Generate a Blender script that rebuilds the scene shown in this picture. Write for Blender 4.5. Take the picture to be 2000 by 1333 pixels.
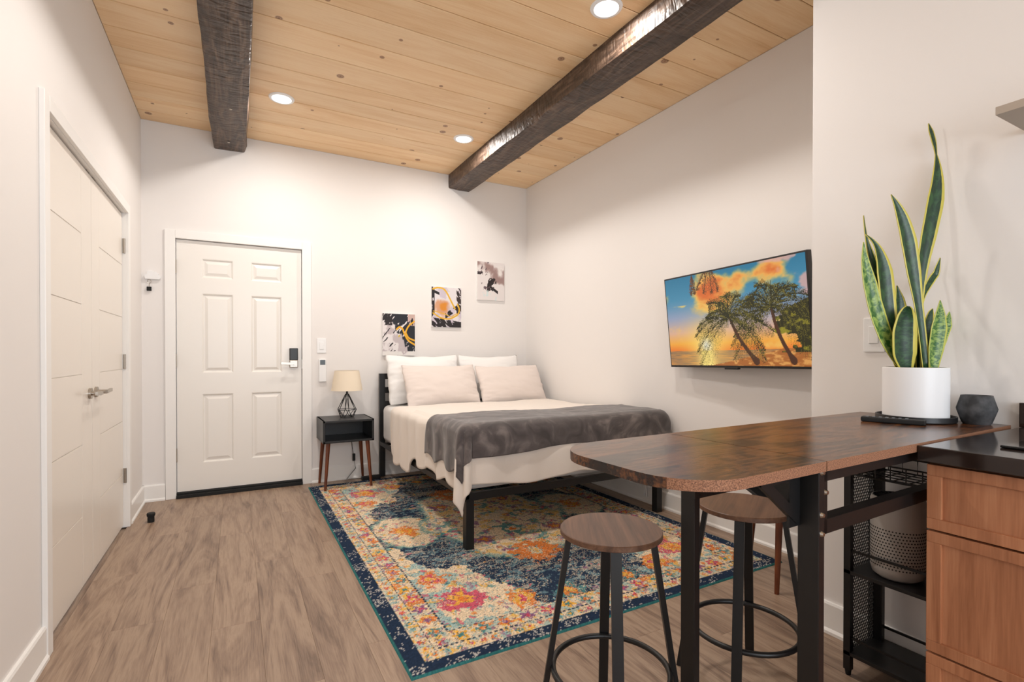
import bpy, bmesh, math, random
import numpy as np
from mathutils import Vector, Matrix
random.seed(7); rng = np.random.default_rng(11)
for o in list(bpy.data.objects): bpy.data.objects.remove(o)
scn = bpy.context.scene
COL = scn.collection

# ------------------------------------------------------------------ camera, world, lights, exposure
XL, XR, YB, CE, XN, YN = -.638, 2.769, 4.749, 2.937, 2.128, 1.259   # left, right, back wall; ceiling; near wall and its corner
YR = -2.3                                                           # wall behind the camera
F_PX, YAW, PITCH, CAM_H = 984.35, 28.644, .404, 1.14
cam = bpy.data.cameras.new('camera'); camo = bpy.data.objects.new('camera', cam); COL.objects.link(camo)
cam.sensor_fit = 'HORIZONTAL'; cam.sensor_width = 36; cam.lens = 36*F_PX/2000; cam.shift_y = 32.2/2000
cam.clip_start = .02
camo.location = (0, 0, CAM_H); camo.rotation_euler = (math.radians(90-PITCH), 0, math.radians(-YAW))
scn.camera = camo
w = bpy.data.worlds.new('world'); scn.world = w; w.use_nodes = True
w.node_tree.nodes['Background'].inputs[0].default_value = (.75, .87, 1, 1)
w.node_tree.nodes['Background'].inputs[1].default_value = 1.0
scn.view_settings.view_transform = 'Standard'; scn.view_settings.look = 'None'
scn.view_settings.exposure = -0.15; scn.view_settings.gamma = 1.0; scn.view_settings.use_curve_mapping = False

def lamp(name, kind, loc, rot, power, color, **kw):
    l = bpy.data.lights.new(name, kind); l.energy = power; l.color = color
    for k, v in kw.items(): setattr(l, k, v)
    o = bpy.data.objects.new(name, l); COL.objects.link(o); o.location = loc; o.rotation_euler = rot
    return o
# daylight through the window in the wall behind the camera
lamp('window_daylight', 'AREA', (.75, YR-.05, 1.55), (math.radians(90), 0, 0), 92, (.87, .935, 1.0), shape='RECTANGLE', size=2.3, size_y=1.7)
DOWNLIGHTS = [(.283, 3.893), (1.667, 3.895), (1.688, 2.07), (.283, 2.07)]
DL_POWER = 16

# ------------------------------------------------------------------ helpers
def lin(c):
    c = np.asarray(c, float)/255
    return np.where(c <= .04045, c/12.92, ((c+.055)/1.055)**2.4)
def L4(c): return tuple(lin(c))+(1,)
class B:
    def __init__(s): s.bm = bmesh.new()
    def box(s, x0, x1, y0, y1, z0, z1, bevel=0, M=None):
        r = bmesh.ops.create_cube(s.bm, size=1)
        vs = r['verts']
        m = Matrix.Translation(((x0+x1)/2, (y0+y1)/2, (z0+z1)/2)) @ Matrix.Diagonal((abs(x1-x0), abs(y1-y0), abs(z1-z0), 1))
        if M is not None: m = M @ m
        bmesh.ops.transform(s.bm, matrix=m, verts=vs)
        if bevel:
            es = list({e for v in vs for e in v.link_edges})
            bmesh.ops.bevel(s.bm, geom=es, offset=bevel, segments=2, affect='EDGES', profile=.6)
        return s
    def bar(s, p0, p1, wd, th, side=(1, 0, 0)):
        """rectangular bar from p0 to p1, wd along side, th across"""
        p0, p1 = Vector(p0), Vector(p1); d = (p1-p0); ln = d.length; d.normalize()
        a = Vector(side); a = (a-d*a.dot(d)).normalized(); b = d.cross(a)
        m = Matrix((a, b, d)).transposed().to_4x4(); m.translation = (p0+p1)/2
        return s.box(-wd/2, wd/2, -th/2, th/2, -ln/2, ln/2, M=m)
    def cone(s, p0, p1, r0, r1=None, n=20, caps=True):
        r1 = r0 if r1 is None else r1
        p0, p1 = Vector(p0), Vector(p1); d = p1-p0
        q = d.to_track_quat('Z', 'Y').to_matrix().to_4x4(); q.translation = (p0+p1)/2
        bmesh.ops.create_cone(s.bm, cap_ends=caps, segments=n, radius1=max(r0, 1e-5), radius2=max(r1, 1e-5), depth=d.length, matrix=q)
        return s
    def tube(s, pts, r, n=8, closed=False):
        pts = [Vector(p) for p in pts]; N = len(pts); rings = []
        for i, p in enumerate(pts):
            a = pts[(i-1) % N] if (closed or i > 0) else p
            b = pts[(i+1) % N] if (closed or i < N-1) else p
            t = (b-a).normalized(); up = Vector((0, 0, 1)) if abs(t.z) < .95 else Vector((1, 0, 0))
            u = t.cross(up).normalized(); v = u.cross(t)
            rr = r[i] if hasattr(r, '__len__') else r
            rings.append([s.bm.verts.new(p+(u*math.cos(k*2*math.pi/n)+v*math.sin(k*2*math.pi/n))*rr) for k in range(n)])
        for i in range(N if closed else N-1):
            A, C = rings[i], rings[(i+1) % N]
            for k in range(n): s.bm.faces.new((A[k], A[(k+1) % n], C[(k+1) % n], C[k]))
        if not closed:
            s.bm.faces.new(rings[0][::-1]); s.bm.faces.new(rings[-1])
        return s
    def lathe(s, prof, n=40, c=(0, 0, 0)):
        rings = []
        for r, z in prof:
            if r < 1e-6: rings.append([s.bm.verts.new((c[0], c[1], c[2]+z))])
            else: rings.append([s.bm.verts.new((c[0]+r*math.cos(k*2*math.pi/n), c[1]+r*math.sin(k*2*math.pi/n), c[2]+z)) for k in range(n)])
        for A, C in zip(rings, rings[1:]):
            for k in range(n):
                if len(A) == 1 and len(C) == 1: continue
                if len(A) == 1: s.bm.faces.new((A[0], C[(k+1) % n], C[k]))
                elif len(C) == 1: s.bm.faces.new((A[k], A[(k+1) % n], C[0]))
                else: s.bm.faces.new((A[k], A[(k+1) % n], C[(k+1) % n], C[k]))
        return s
    def prism(s, pts, z0, z1):
        lo = [s.bm.verts.new((x, y, z0)) for x, y in pts]; hi = [s.bm.verts.new((x, y, z1)) for x, y in pts]
        n = len(pts); s.bm.faces.new(lo[::-1]); s.bm.faces.new(hi)
        for k in range(n): s.bm.faces.new((lo[k], lo[(k+1) % n], hi[(k+1) % n], hi[k]))
        return s
def tag(o, label=None, cat=None, group=None, kind=None):
    if label: o['label'] = label
    if cat: o['category'] = cat
    if group: o['group'] = group
    if kind: o['kind'] = kind
    return o
def link(name, me, mat, parent=None, world=True, smooth=False):
    o = bpy.data.objects.new(name, me); COL.objects.link(o)
    if mat is not None and not me.materials: me.materials.append(mat)
    if smooth:
        me.polygons.foreach_set('use_smooth', [True]*len(me.polygons))
        if smooth != 'all': me.set_sharp_from_angle(angle=math.radians(40))
    if parent is not None:
        o.parent = parent
        if world: o.location = -parent_loc(parent)
    return o
def parent_loc(p):
    v = Vector(p.location)
    while p.parent: p = p.parent; v = v+Vector(p.location)
    return v
def obj(name, b, mat, parent=None, world=True, smooth=False):
    """link a builder's shapes as one mesh object; world=True: shapes are in room coordinates"""
    bmesh.ops.recalc_face_normals(b.bm, faces=b.bm.faces)
    me = bpy.data.meshes.new(name); b.bm.to_mesh(me); b.bm.free()
    return link(name, me, mat, parent, world, smooth)
def thing(name, loc, label, cat, group=None, rz=0, kind=None):
    o = bpy.data.objects.new(name, None); COL.objects.link(o); o.location = loc; o.rotation_euler = (0, 0, rz); o.empty_display_size = .1
    return tag(o, label, cat, group, kind)
def copy_tree(o, parent=None):
    c = o.copy(); COL.objects.link(c); c.parent = parent
    for ch in o.children: copy_tree(ch, c)
    return c
def grid_mesh(name, P, mat, parent=None, color=None, uv=None, smooth=True):
    """P: (ny,nx,3) array"""
    ny, nx = P.shape[:2]; idx = np.arange(ny*nx).reshape(ny, nx)
    q = np.stack([idx[:-1, :-1], idx[:-1, 1:], idx[1:, 1:], idx[1:, :-1]], -1).reshape(-1, 4)
    me = bpy.data.meshes.new(name); me.vertices.add(ny*nx); me.vertices.foreach_set('co', P.reshape(-1).astype(np.float32))
    me.loops.add(q.size); me.loops.foreach_set('vertex_index', q.reshape(-1).astype(np.int32))
    me.polygons.add(len(q)); me.polygons.foreach_set('loop_start', np.arange(0, q.size, 4, dtype=np.int32))
    me.update(calc_edges=True)
    if color is not None:
        a = me.color_attributes.new('paint', 'FLOAT_COLOR', 'POINT')
        a.data.foreach_set('color', np.concatenate([lin(color.reshape(-1, 3)), np.ones((ny*nx, 1))], 1).reshape(-1).astype(np.float32))
    if uv is not None:
        u = me.uv_layers.new(name='uv'); u.data.foreach_set('uv', uv.reshape(-1, 2)[q.reshape(-1)].reshape(-1).astype(np.float32))
    return link(name, me, mat, parent, smooth='all' if smooth else False)

# numpy noise for prints and cloth
def vn(x, y, seed=0):
    x, y = np.asarray(x, float), np.asarray(y, float)
    xi, yi = np.floor(x).astype(int), np.floor(y).astype(int); fx, fy = x-xi, y-yi
    fx, fy = fx*fx*(3-2*fx), fy*fy*(3-2*fy)
    def h(a, b):
        n = (a*374761393+b*668265263+seed*974634777) & 0xffffffff
        n = ((n ^ (n >> 13))*1274126177) & 0xffffffff
        return ((n ^ (n >> 16)) & 0xffff)/65535
    return (h(xi, yi)*(1-fx)+h(xi+1, yi)*fx)*(1-fy)+(h(xi, yi+1)*(1-fx)+h(xi+1, yi+1)*fx)*fy
def fbm(x, y, seed=0, oct=4):
    t = 0; a = .5; s = 0
    for k in range(oct): t = t+a*vn(x*2**k, y*2**k, seed+k*17); s += a; a *= .5
    return t/s
def mixc(base, col, m):
    m = np.clip(m, 0, 1)[..., None]; return base*(1-m)+np.array(col, float)*m
def ss(a, b, x):
    t = np.clip((x-a)/(b-a), 0, 1); return t*t*(3-2*t)

# ------------------------------------------------------------------ materials
def newmat(name, col=(200, 200, 200), rough=.5, metal=0, **kw):
    m = bpy.data.materials.new(name); m.use_nodes = True; n = m.node_tree.nodes['Principled BSDF']
    n.inputs['Base Color'].default_value = L4(col); n.inputs['Roughness'].default_value = rough; n.inputs['Metallic'].default_value = metal
    for k, v in kw.items(): n.inputs[k.replace('_', ' ')].default_value = v
    return m
def N(m, t, **kw):
    n = m.node_tree.nodes.new(t)
    for k, v in kw.items():
        if k.startswith('i_'):
            kk = k[2:]; n.inputs[int(kk) if kk.isdigit() else kk.replace('_', ' ')].default_value = v
        else: setattr(n, k, v)
    return n
def W(m, a, ao, b, bi): m.node_tree.links.new(a.outputs[ao], b.inputs[bi])
def P_(m): return m.node_tree.nodes['Principled BSDF']
def ramp(m, src, out, stops):
    r = N(m, 'ShaderNodeValToRGB'); e = r.color_ramp.elements
    while len(e) < len(stops): e.new(.5)
    for k, (p, c) in enumerate(stops): e[k].position = p; e[k].color = L4(c) if len(c) == 3 else c
    W(m, src, out, r, 0); return r
def coords(m, scale, rnd=True):
    tc = N(m, 'ShaderNodeTexCoord'); mp = N(m, 'ShaderNodeMapping'); mp.inputs['Scale'].default_value = scale
    if rnd:
        oi = N(m, 'ShaderNodeObjectInfo'); mu = N(m, 'ShaderNodeMath', operation='MULTIPLY', i_1=37.0); W(m, oi, 'Random', mu, 0)
        ad = N(m, 'ShaderNodeVectorMath', operation='ADD'); W(m, tc, 'Object', ad, 0); W(m, mu, 0, ad, 1); W(m, ad, 0, mp, 0)
    else: W(m, tc, 'Object', mp, 0)
    return mp
def bump(m, src, out, strength, dist=.002):
    b = N(m, 'ShaderNodeBump', i_Strength=strength, i_Distance=dist); W(m, src, out, b, 'Height'); W(m, b, 0, P_(m), 'Normal'); return b
def mixn(m, fac, fo, a, ao, b, bo, blend='MIX', facv=None):
    x = N(m, 'ShaderNodeMix', data_type='RGBA', blend_type=blend)
    if fac is None: x.inputs[0].default_value = facv
    else: W(m, fac, fo, x, 0)
    for s, so, k in ((a, ao, 6), (b, bo, 7)):
        if isinstance(s, tuple): x.inputs[k].default_value = L4(s)
        else: W(m, s, so, x, k)
    return x
def paint(name, col, rough, bumpy=.03):
    m = newmat(name, col, rough); t = N(m, 'ShaderNodeTexNoise', i_Scale=260.0, i_Detail=2.0); W(m, coords(m, (1, 1, 1), False), 0, t, 0)
    bump(m, t, 'Fac', bumpy, .001); return m
def wood(name, stops, axis, rough=.5, stretch=14, base=1.6, fine=30, vary=.16, bumpv=.1, knots=None, spec=.5, warp=1.2):
    """grain runs along axis (0,1,2)"""
    m = newmat(name, (128, 128, 128), rough); P_(m).inputs['Specular IOR Level'].default_value = spec
    sc = [base*stretch*.5]*3; sc[axis] = base*.5
    mp = coords(m, sc); t = N(m, 'ShaderNodeTexNoise', i_Scale=1.0, i_Detail=5.0, i_Roughness=.6, i_Distortion=warp); W(m, mp, 0, t, 0)
    sc2 = [fine*6.]*3; sc2[axis] = fine*.25
    t2 = N(m, 'ShaderNodeTexNoise', i_Scale=1.0, i_Detail=3.0); W(m, coords(m, sc2), 0, t2, 0)
    mm = N(m, 'ShaderNodeMath', operation='MULTIPLY_ADD', i_1=.35); W(m, t2, 'Fac', mm, 0)
    sb = N(m, 'ShaderNodeMath', operation='SUBTRACT', i_1=.175); W(m, t, 'Fac', sb, 0); W(m, sb, 0, mm, 2)
    r = ramp(m, mm, 0, stops)
    oi = N(m, 'ShaderNodeObjectInfo'); mr = N(m, 'ShaderNodeMapRange', i_3=1-vary, i_4=1+vary); W(m, oi, 'Random', mr, 0)
    hs = N(m, 'ShaderNodeHueSaturation'); W(m, mr, 0, hs, 'Value'); W(m, r, 0, hs, 'Color'); out = hs
    if knots:
        sk = [4.6]*3
        vo = N(m, 'ShaderNodeTexVoronoi', i_Scale=1.0, voronoi_dimensions='2D'); W(m, coords(m, sk), 0, vo, 0)
        se = N(m, 'ShaderNodeSeparateColor'); W(m, vo, 'Color', se, 0)
        th = N(m, 'ShaderNodeMapRange', i_1=.60, i_2=1.0, i_3=.0, i_4=.14); W(m, se, 0, th, 0)
        dv = N(m, 'ShaderNodeMath', operation='DIVIDE'); W(m, vo, 'Distance', dv, 0)
        mx = N(m, 'ShaderNodeMath', operation='MAXIMUM', i_1=.0005); W(m, th, 0, mx, 0); W(m, mx, 0, dv, 1)
        kr = ramp(m, dv, 0, [(0, (1, 1, 1, 1)), (.45, (.55, .55, .55, 1)), (.62, (.95, .95, .95, 1)), (.8, (.3, .3, .3, 1)), (1, (0, 0, 0, 1))])
        out = mixn(m, kr, 0, hs, 0, knots, None)
        W(m, out, 2, P_(m), 'Base Color')
    else: W(m, hs, 0, P_(m), 'Base Color')
    bump(m, mm, 0, bumpv, .003)
    return m
def vcol(name, rough=.6, emit=0, spec=.5):
    m = newmat(name, (0, 0, 0), rough); P_(m).inputs['Specular IOR Level'].default_value = spec
    a = N(m, 'ShaderNodeAttribute', attribute_name='paint')
    if emit:
        W(m, a, 0, P_(m), 'Emission Color'); P_(m).inputs['Emission Strength'].default_value = emit
    else: W(m, a, 0, P_(m), 'Base Color')
    return m
def cloth(name, col, rough=.9, sheen=.3, scale=900, b=.25):
    m = newmat(name, col, rough, Sheen_Weight=sheen); t = N(m, 'ShaderNodeTexNoise', i_Scale=scale*.2, i_Detail=4.0); W(m, coords(m, (1, 1, 1), False), 0, t, 0)
    bump(m, t, 'Fac', b, .002); return m
M_wall = paint('wall_paint', (237, 233, 230), .6)
M_trim = newmat('trim_paint', (243, 241, 238), .35)
M_door = newmat('door_paint', (240, 236, 230), .3)
M_closet = newmat('closet_paint', (238, 231, 222), .3)
M_pine = wood('pine_boards', [(.22, (222, 178, 126)), (.45, (236, 199, 152)), (.62, (243, 212, 170)), (.82, (228, 186, 134))], 0, .45, 9, 1.3, 22, .07, .04, knots=(112, 54, 22))
M_beam = wood('dark_hewn_beam', [(.25, (34, 26, 21)), (.48, (72, 56, 46)), (.75, (122, 100, 84))], 1, .45, 6, 3.4, 18, .05, .8, warp=3.0)
M_floor = wood('floor_planks', [(.25, (100, 79, 65)), (.42, (138, 114, 96)), (.6, (163, 139, 118)), (.8, (124, 100, 83))], 1, .42, 9, 1.8, 34, .06, .04, warp=2.6)
M_walnut = wood('walnut', [(.3, (70, 32, 14)), (.7, (124, 64, 30))], 2, .4, 10, 4, 30, .05)
M_cab = wood('cabinet_wood', [(.25, (150, 94, 62)), (.5, (178, 118, 82)), (.75, (196, 138, 100))], 2, .4, 14, 2.2, 40, .04, .04)
M_top = wood('rustic_tabletop', [(.32, (14, 9, 7)), (.44, (52, 31, 20)), (.53, (112, 68, 36)), (.62, (38, 23, 16)), (.74, (146, 92, 46))], 0, .23, 3.2, 4.2, 20, .04, .05, warp=1.0)
M_stool = wood('rustic_seat', [(.25, (58, 37, 26)), (.5, (96, 66, 48)), (.75, (122, 88, 66))], 0, .4, 10, 3, 26, .05, .05)
M_chip = newmat('chipboard_edge', (150, 100, 68), .75)
_t = N(M_chip, 'ShaderNodeTexNoise', i_Scale=420.0, i_Detail=3.0); W(M_chip, coords(M_chip, (1, 1, 1), False), 0, _t, 0)
_r = ramp(M_chip, _t, 'Fac', [(.3, (84, 54, 38)), (.5, (138, 94, 68)), (.7, (170, 122, 92))]); W(M_chip, _r, 0, P_(M_chip), 'Base Color')
M_black = newmat('black_metal', (15, 15, 16), .42)
M_blackwood = newmat('black_lacquer', (30, 30, 31), .35)
M_rubber = newmat('black_rubber', (14, 14, 14), .7)
M_steel = newmat('brushed_nickel', (176, 168, 158), .3, 1)
M_stone = newmat('dark_stone', (38, 27, 23), .1)
M_glassblack = newmat('cooktop_glass', (8, 8, 9), .06)
M_white = newmat('white_plastic', (240, 240, 240), .35)
M_pot = newmat('white_ceramic', (240, 240, 241), .35)
M_soil = newmat('soil', (50, 36, 26), .95)
M_bowl = newmat('charcoal_clay', (52, 53, 55), .7)
_t = N(M_bowl, 'ShaderNodeTexNoise', i_Scale=30.0, i_Detail=6.0); W(M_bowl, coords(M_bowl, (1, 1, 1), False), 0, _t, 0)
_r = ramp(M_bowl, _t, 'Fac', [(.4, (44, 45, 47)), (.7, (84, 84, 86))]); W(M_bowl, _r, 0, P_(M_bowl), 'Base Color')
M_shade = newmat('lamp_shade_linen', (238, 224, 202), .85)
M_sheet = cloth('white_cotton', (240, 238, 236), .85)
M_duvet = cloth('cream_linen', (232, 222, 212), .9)
M_sham = cloth('blush_linen', (226, 214, 207), .9)
M_velvet = cloth('grey_velvet', (80, 72, 72), .75, .35, 60, .5)
_t = N(M_velvet, 'ShaderNodeTexNoise', i_Scale=7.0, i_Detail=5.0, i_Distortion=1.5); W(M_velvet, coords(M_velvet, (1, 1.8, 1), False), 0, _t, 0)
_r = ramp(M_velvet, _t, 'Fac', [(.35, (62, 55, 55)), (.55, (84, 76, 75)), (.74, (124, 114, 111))]); W(M_velvet, _r, 0, P_(M_velvet), 'Base Color')
M_taupe = newmat('taupe_shelf', (176, 162, 148), .5)
M_purifier = newmat('silver_plastic', (176, 170, 164), .4)
M_grey = newmat('grey_display', (84, 92, 98), .3)
M_light = newmat('downlight_lens', (255, 255, 255), .5, Emission_Color=(1, .97, .93, 1), Emission_Strength=9.0)
M_rug = vcol('woven_rug', .95, spec=.1)
M_art = vcol('acrylic_on_canvas', .55)
M_screen = vcol('lit_screen', .15, emit=1.0)
def leafmat(name, inner, inner2, margin, mw):
    m = newmat(name, inner, .38); tc = N(m, 'ShaderNodeTexCoord'); sp = N(m, 'ShaderNodeSeparateXYZ'); W(m, tc, 'UV', sp, 0)
    mp = N(m, 'ShaderNodeMapping'); mp.inputs['Scale'].default_value = (3, 26, 1); W(m, tc, 'UV', mp, 0)
    t = N(m, 'ShaderNodeTexNoise', i_Scale=1.0, i_Detail=4.0, i_Distortion=.8); W(m, mp, 0, t, 0)
    r = ramp(m, t, 'Fac', [(.4, inner), (.62, inner2)])
    s = N(m, 'ShaderNodeMath', operation='SUBTRACT', i_1=.5); W(m, sp, 0, s, 0); a = N(m, 'ShaderNodeMath', operation='ABSOLUTE'); W(m, s, 0, a, 0)
    g = N(m, 'ShaderNodeMath', operation='GREATER_THAN', i_1=.5-mw); W(m, a, 0, g, 0)
    x = mixn(m, g, 0, r, 0, margin, None); W(m, x, 2, P_(m), 'Base Color'); return m
M_leaf = leafmat('dark_leaf', (20, 50, 30), (48, 84, 46), (206, 192, 84), .12)
M_leaf2 = leafmat('mottled_leaf', (48, 96, 38), (150, 176, 88), (196, 196, 92), .07)

# ------------------------------------------------------------------ room shell
T = .12
floor = tag(obj('floor', B().box(XL-.1, XR+.1, YR-.1, YB+.1, -.06, -.012), M_floor), 'greige wood plank floor running towards the entry door', 'floor', kind='structure')
cache = {}
def plank(name, sx, sy, sz, c, mat, parent, bev=.0012):
    k = (name, round(sx, 3), round(sy, 3))
    if k not in cache:
        b = B().box(-sx/2, sx/2, -sy/2, sy/2, -sz/2, sz/2, bevel=0)
        es = [e for e in b.bm.edges if all((v.co.z > 0) == (name == 'floor_plank') for v in e.verts)]
        bmesh.ops.bevel(b.bm, geom=es, offset=bev, segments=1, affect='EDGES')
        o = obj(name, b, mat, parent, world=False); cache[k] = o.data
    else: o = link(name, cache[k], None, parent, world=False)
    o.location = Vector(c)-parent_loc(parent); return o
PW, PL = .181, 1.22
x = XL; col = 0
while x < XR-.01:
    x1 = min(x+PW, XR); ylo = YR if x < XN-.01 else 1.20
    y = YB-[.31, .93, .62, 1.12, .45, .78][col % 6]; top = YB
    while top > ylo+.01:
        lo = max(y, ylo)
        if top-lo > .01: plank('floor_plank', x1-x-.0003, round(top-lo, 3)-.0003, .012, ((x+x1)/2, (top+lo)/2, -.006), M_floor, floor, .0006)
        top = lo; y = lo-PL
    x = x1; col += 1
ceiling = tag(obj('ceiling', B().box(XL-.1, XR+.1, YR-.1, YB+.1, CE+.02, CE+.1), M_pine), 'knotty pine board ceiling with recessed lights', 'ceiling', kind='structure')
y = YB; k = 0
while y > YR+.02:
    wd = [.188, .214, .215, .224, .212, .21, .25, .25, .25, .24][k] if k < 10 else .235
    y0 = max(y-wd, YR)
    plank('ceiling_plank', XR-XL-.002, round(y-y0, 3)-.004, .02, ((XL+XR)/2, (y+y0)/2, CE+.01), M_pine, ceiling, .003)
    y = y0; k += 1
# walls, with the openings for doors and window
CY0, CY1, CTOP = 2.53, 4.12, 2.065      # closet opening
DX0, DX1, DTOP = -.42, .502, 2.05       # entry opening
tag(obj('wall_left', B().box(XL-T, XL, YR, CY0, 0, CE).box(XL-T, XL, CY1, YB+T, 0, CE).box(XL-T, XL, CY0, CY1, CTOP, CE), M_wall), 'smooth off-white wall with the closet doors', 'wall', kind='structure')
tag(obj('wall_back', B().box(XL, DX0, YB, YB+T, 0, CE).box(DX1, XR+T, YB, YB+T, 0, CE).box(DX0, DX1, YB, YB+T, DTOP, CE), M_wall), 'off-white wall behind the bed with the entry door', 'wall', kind='structure')
tag(obj('wall_right', B().box(XR, XR+T, YN-T, YB, 0, CE), M_wall), 'off-white wall beside the bed behind the television', 'wall', kind='structure')
tag(obj('wall_kitchen', B().box(XN, XR, YR, YN, 0, CE), M_wall), 'cool white projecting wall behind the snake plant', 'wall', kind='structure')
WX0, WX1, WZ0, WZ1 = -.4, 1.9, .7, 2.4
tag(obj('wall_rear', B().box(XL-T, WX0, YR-T, YR, 0, CE).box(WX1, XR, YR-T, YR, 0, CE).box(WX0, WX1, YR-T, YR, 0, WZ0).box(WX0, WX1, YR-T, YR, WZ1, CE), M_wall), 'off-white wall with the window behind the camera', 'wall', kind='structure')
wf = tag(obj('window_1', B().box(WX0, WX0+.05, YR-T, YR+.01, WZ0, WZ1).box(WX1-.05, WX1, YR-T, YR+.01, WZ0, WZ1).box(WX0, WX1, YR-T, YR+.01, WZ0, WZ0+.05).box(WX0, WX1, YR-T, YR+.01, WZ1-.05, WZ1), M_trim), 'white window frame in the wall behind the camera', 'window', kind='structure')

def baseboard(name, p0, p1, n, label):
    """board with a small shoe moulding; n points into the room"""
    p0, p1, n = Vector(p0+(0,)), Vector(p1+(0,)), Vector(n+(0,)); d = (p1-p0)
    prof = [(0, 0), (.022, 0), (.022, .012), (.014, .022), (.014, .118), (.010, .126), (0, .126)]
    b = B(); A = [b.bm.verts.new(p0+n*u+Vector((0, 0, z))) for u, z in prof]; C = [b.bm.verts.new(p1+n*u+Vector((0, 0, z))) for u, z in prof]
    for k in range(len(prof)): kk = (k+1) % len(prof); b.bm.faces.new((A[k], A[kk], C[kk], C[k]))
    b.bm.faces.new(A); b.bm.faces.new(C)
    tag(obj(name, b, M_trim), label, 'baseboard', kind='structure')
baseboard('baseboard_left', (XL, YR), (XL, 2.472), (1, 0), 'white baseboard left of the closet')
baseboard('baseboard_corner', (XL, 4.178), (XL, YB), (1, 0), 'short white baseboard between closet and entry wall')
baseboard('baseboard_entry', (XL, YB), (-.492, YB), (0, -1), 'short white baseboard left of the entry door')
baseboard('baseboard_back', (.578, YB), (XR, YB), (0, -1), 'white baseboard behind nightstand and bed')
baseboard('baseboard_right', (XR, YN), (XR, YB), (-1, 0), 'white baseboard beside the bed')
baseboard('baseboard_kitchen', (XN, .6), (XN, YN+.014), (-1, 0), 'white baseboard behind the slim cart')

# entry door with six raised panels
tag(obj('trim_1', B().box(DX0-.07, DX0, YB-.018, YB, 0, DTOP+.066, .003).box(DX1, DX1+.076, YB-.018, YB, 0, DTOP+.066, .003).box(DX0, DX1, YB-.018, YB, DTOP, DTOP+.066, .003), M_trim), 'white casing around the entry door', 'door casing', kind='structure')
DY = YB+.012
door = thing('door_1', (DX0, DY, 0), 'white six-panel entry door with black keypad lock', 'door', kind='structure')
dx0, dx1, dz0, dz1 = DX0+.004, DX1-.004, .045, DTOP-.004
cols_ = [(-.245, -.023), (.107, .342)]; rows_ = [(.262, .816), (.986, 1.628), (1.753, 1.908)]
xs = [dx0, -.245, -.023, .107, .342, dx1]; zs = [dz0, .262, .816, .986, 1.628, 1.753, 1.908, dz1]
b = B()
for i in range(5):
    for j in range(7):
        if i in (1, 3) and j in (1, 3, 5): continue
        vs = [b.bm.verts.new(p) for p in ((xs[i], DY, zs[j]), (xs[i+1], DY, zs[j]), (xs[i+1], DY, zs[j+1]), (xs[i], DY, zs[j+1]))]; b.bm.faces.new(vs)
bmesh.ops.remove_doubles(b.bm, verts=b.bm.verts, dist=1e-5)
b.box(dx0, dx1, DY+.02, DY+.045, dz0, dz1)
obj('slab', b, M_door, door)
for x0, x1 in cols_:
    for z0, z1 in rows_:
        b = B(); loops = []
        for ins, dep in ((0, 0), (.006, .002), (.012, .011), (.02, .011), (.042, .003), (.05, .003)):
            loops.append([b.bm.verts.new(p) for p in ((x0+ins, DY+dep, z0+ins), (x1-ins, DY+dep, z0+ins), (x1-ins, DY+dep, z1-ins), (x0+ins, DY+dep, z1-ins))])
        for A, C in zip(loops, loops[1:]):
            for k in range(4): b.bm.faces.new((A[k], A[(k+1) % 4], C[(k+1) % 4], C[k]))
        b.bm.faces.new(loops[-1]); obj('raised_panel', b, M_door, door)
for z in (1.83, 1.087, .338):
    obj('hinge', B().cone((DX0-.002, YB-.004, z-.053), (DX0-.002, YB-.004, z+.053), .007, n=10).box(DX0-.004, DX0+.006, YB-.006, YB+.01, z-.053, z+.053), M_steel, door)
lk = obj('keypad_lock', B().box(.400, .468, DY-.028, DY, 1.085, 1.19, .006), M_blackwood, door)
obj('lock_base', B().box(.400, .468, DY-.026, DY, 1.022, 1.086, .006), M_steel, lk)
obj('lever', B().cone((.437, DY-.02, 1.056), (.437, DY-.065, 1.056), .011).bar((.447, DY-.062, 1.056), (.330, DY-.062, 1.060), .018, .012, (0, 0, 1)), M_steel, lk)
obj('latch_plate', B().box(DX1-.003, DX1+.002, YB-.01, YB+.004, 1.01, 1.09), M_steel, door)
tag(obj('trim_2', B().box(DX0, DX1, YB-.035, YB+.05, 0, .028, .004).box(DX0, DX1, YB-.012, YB+.05, .028, .042, .003), M_rubber), 'black rubber threshold under the entry door', 'threshold', kind='structure')

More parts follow.
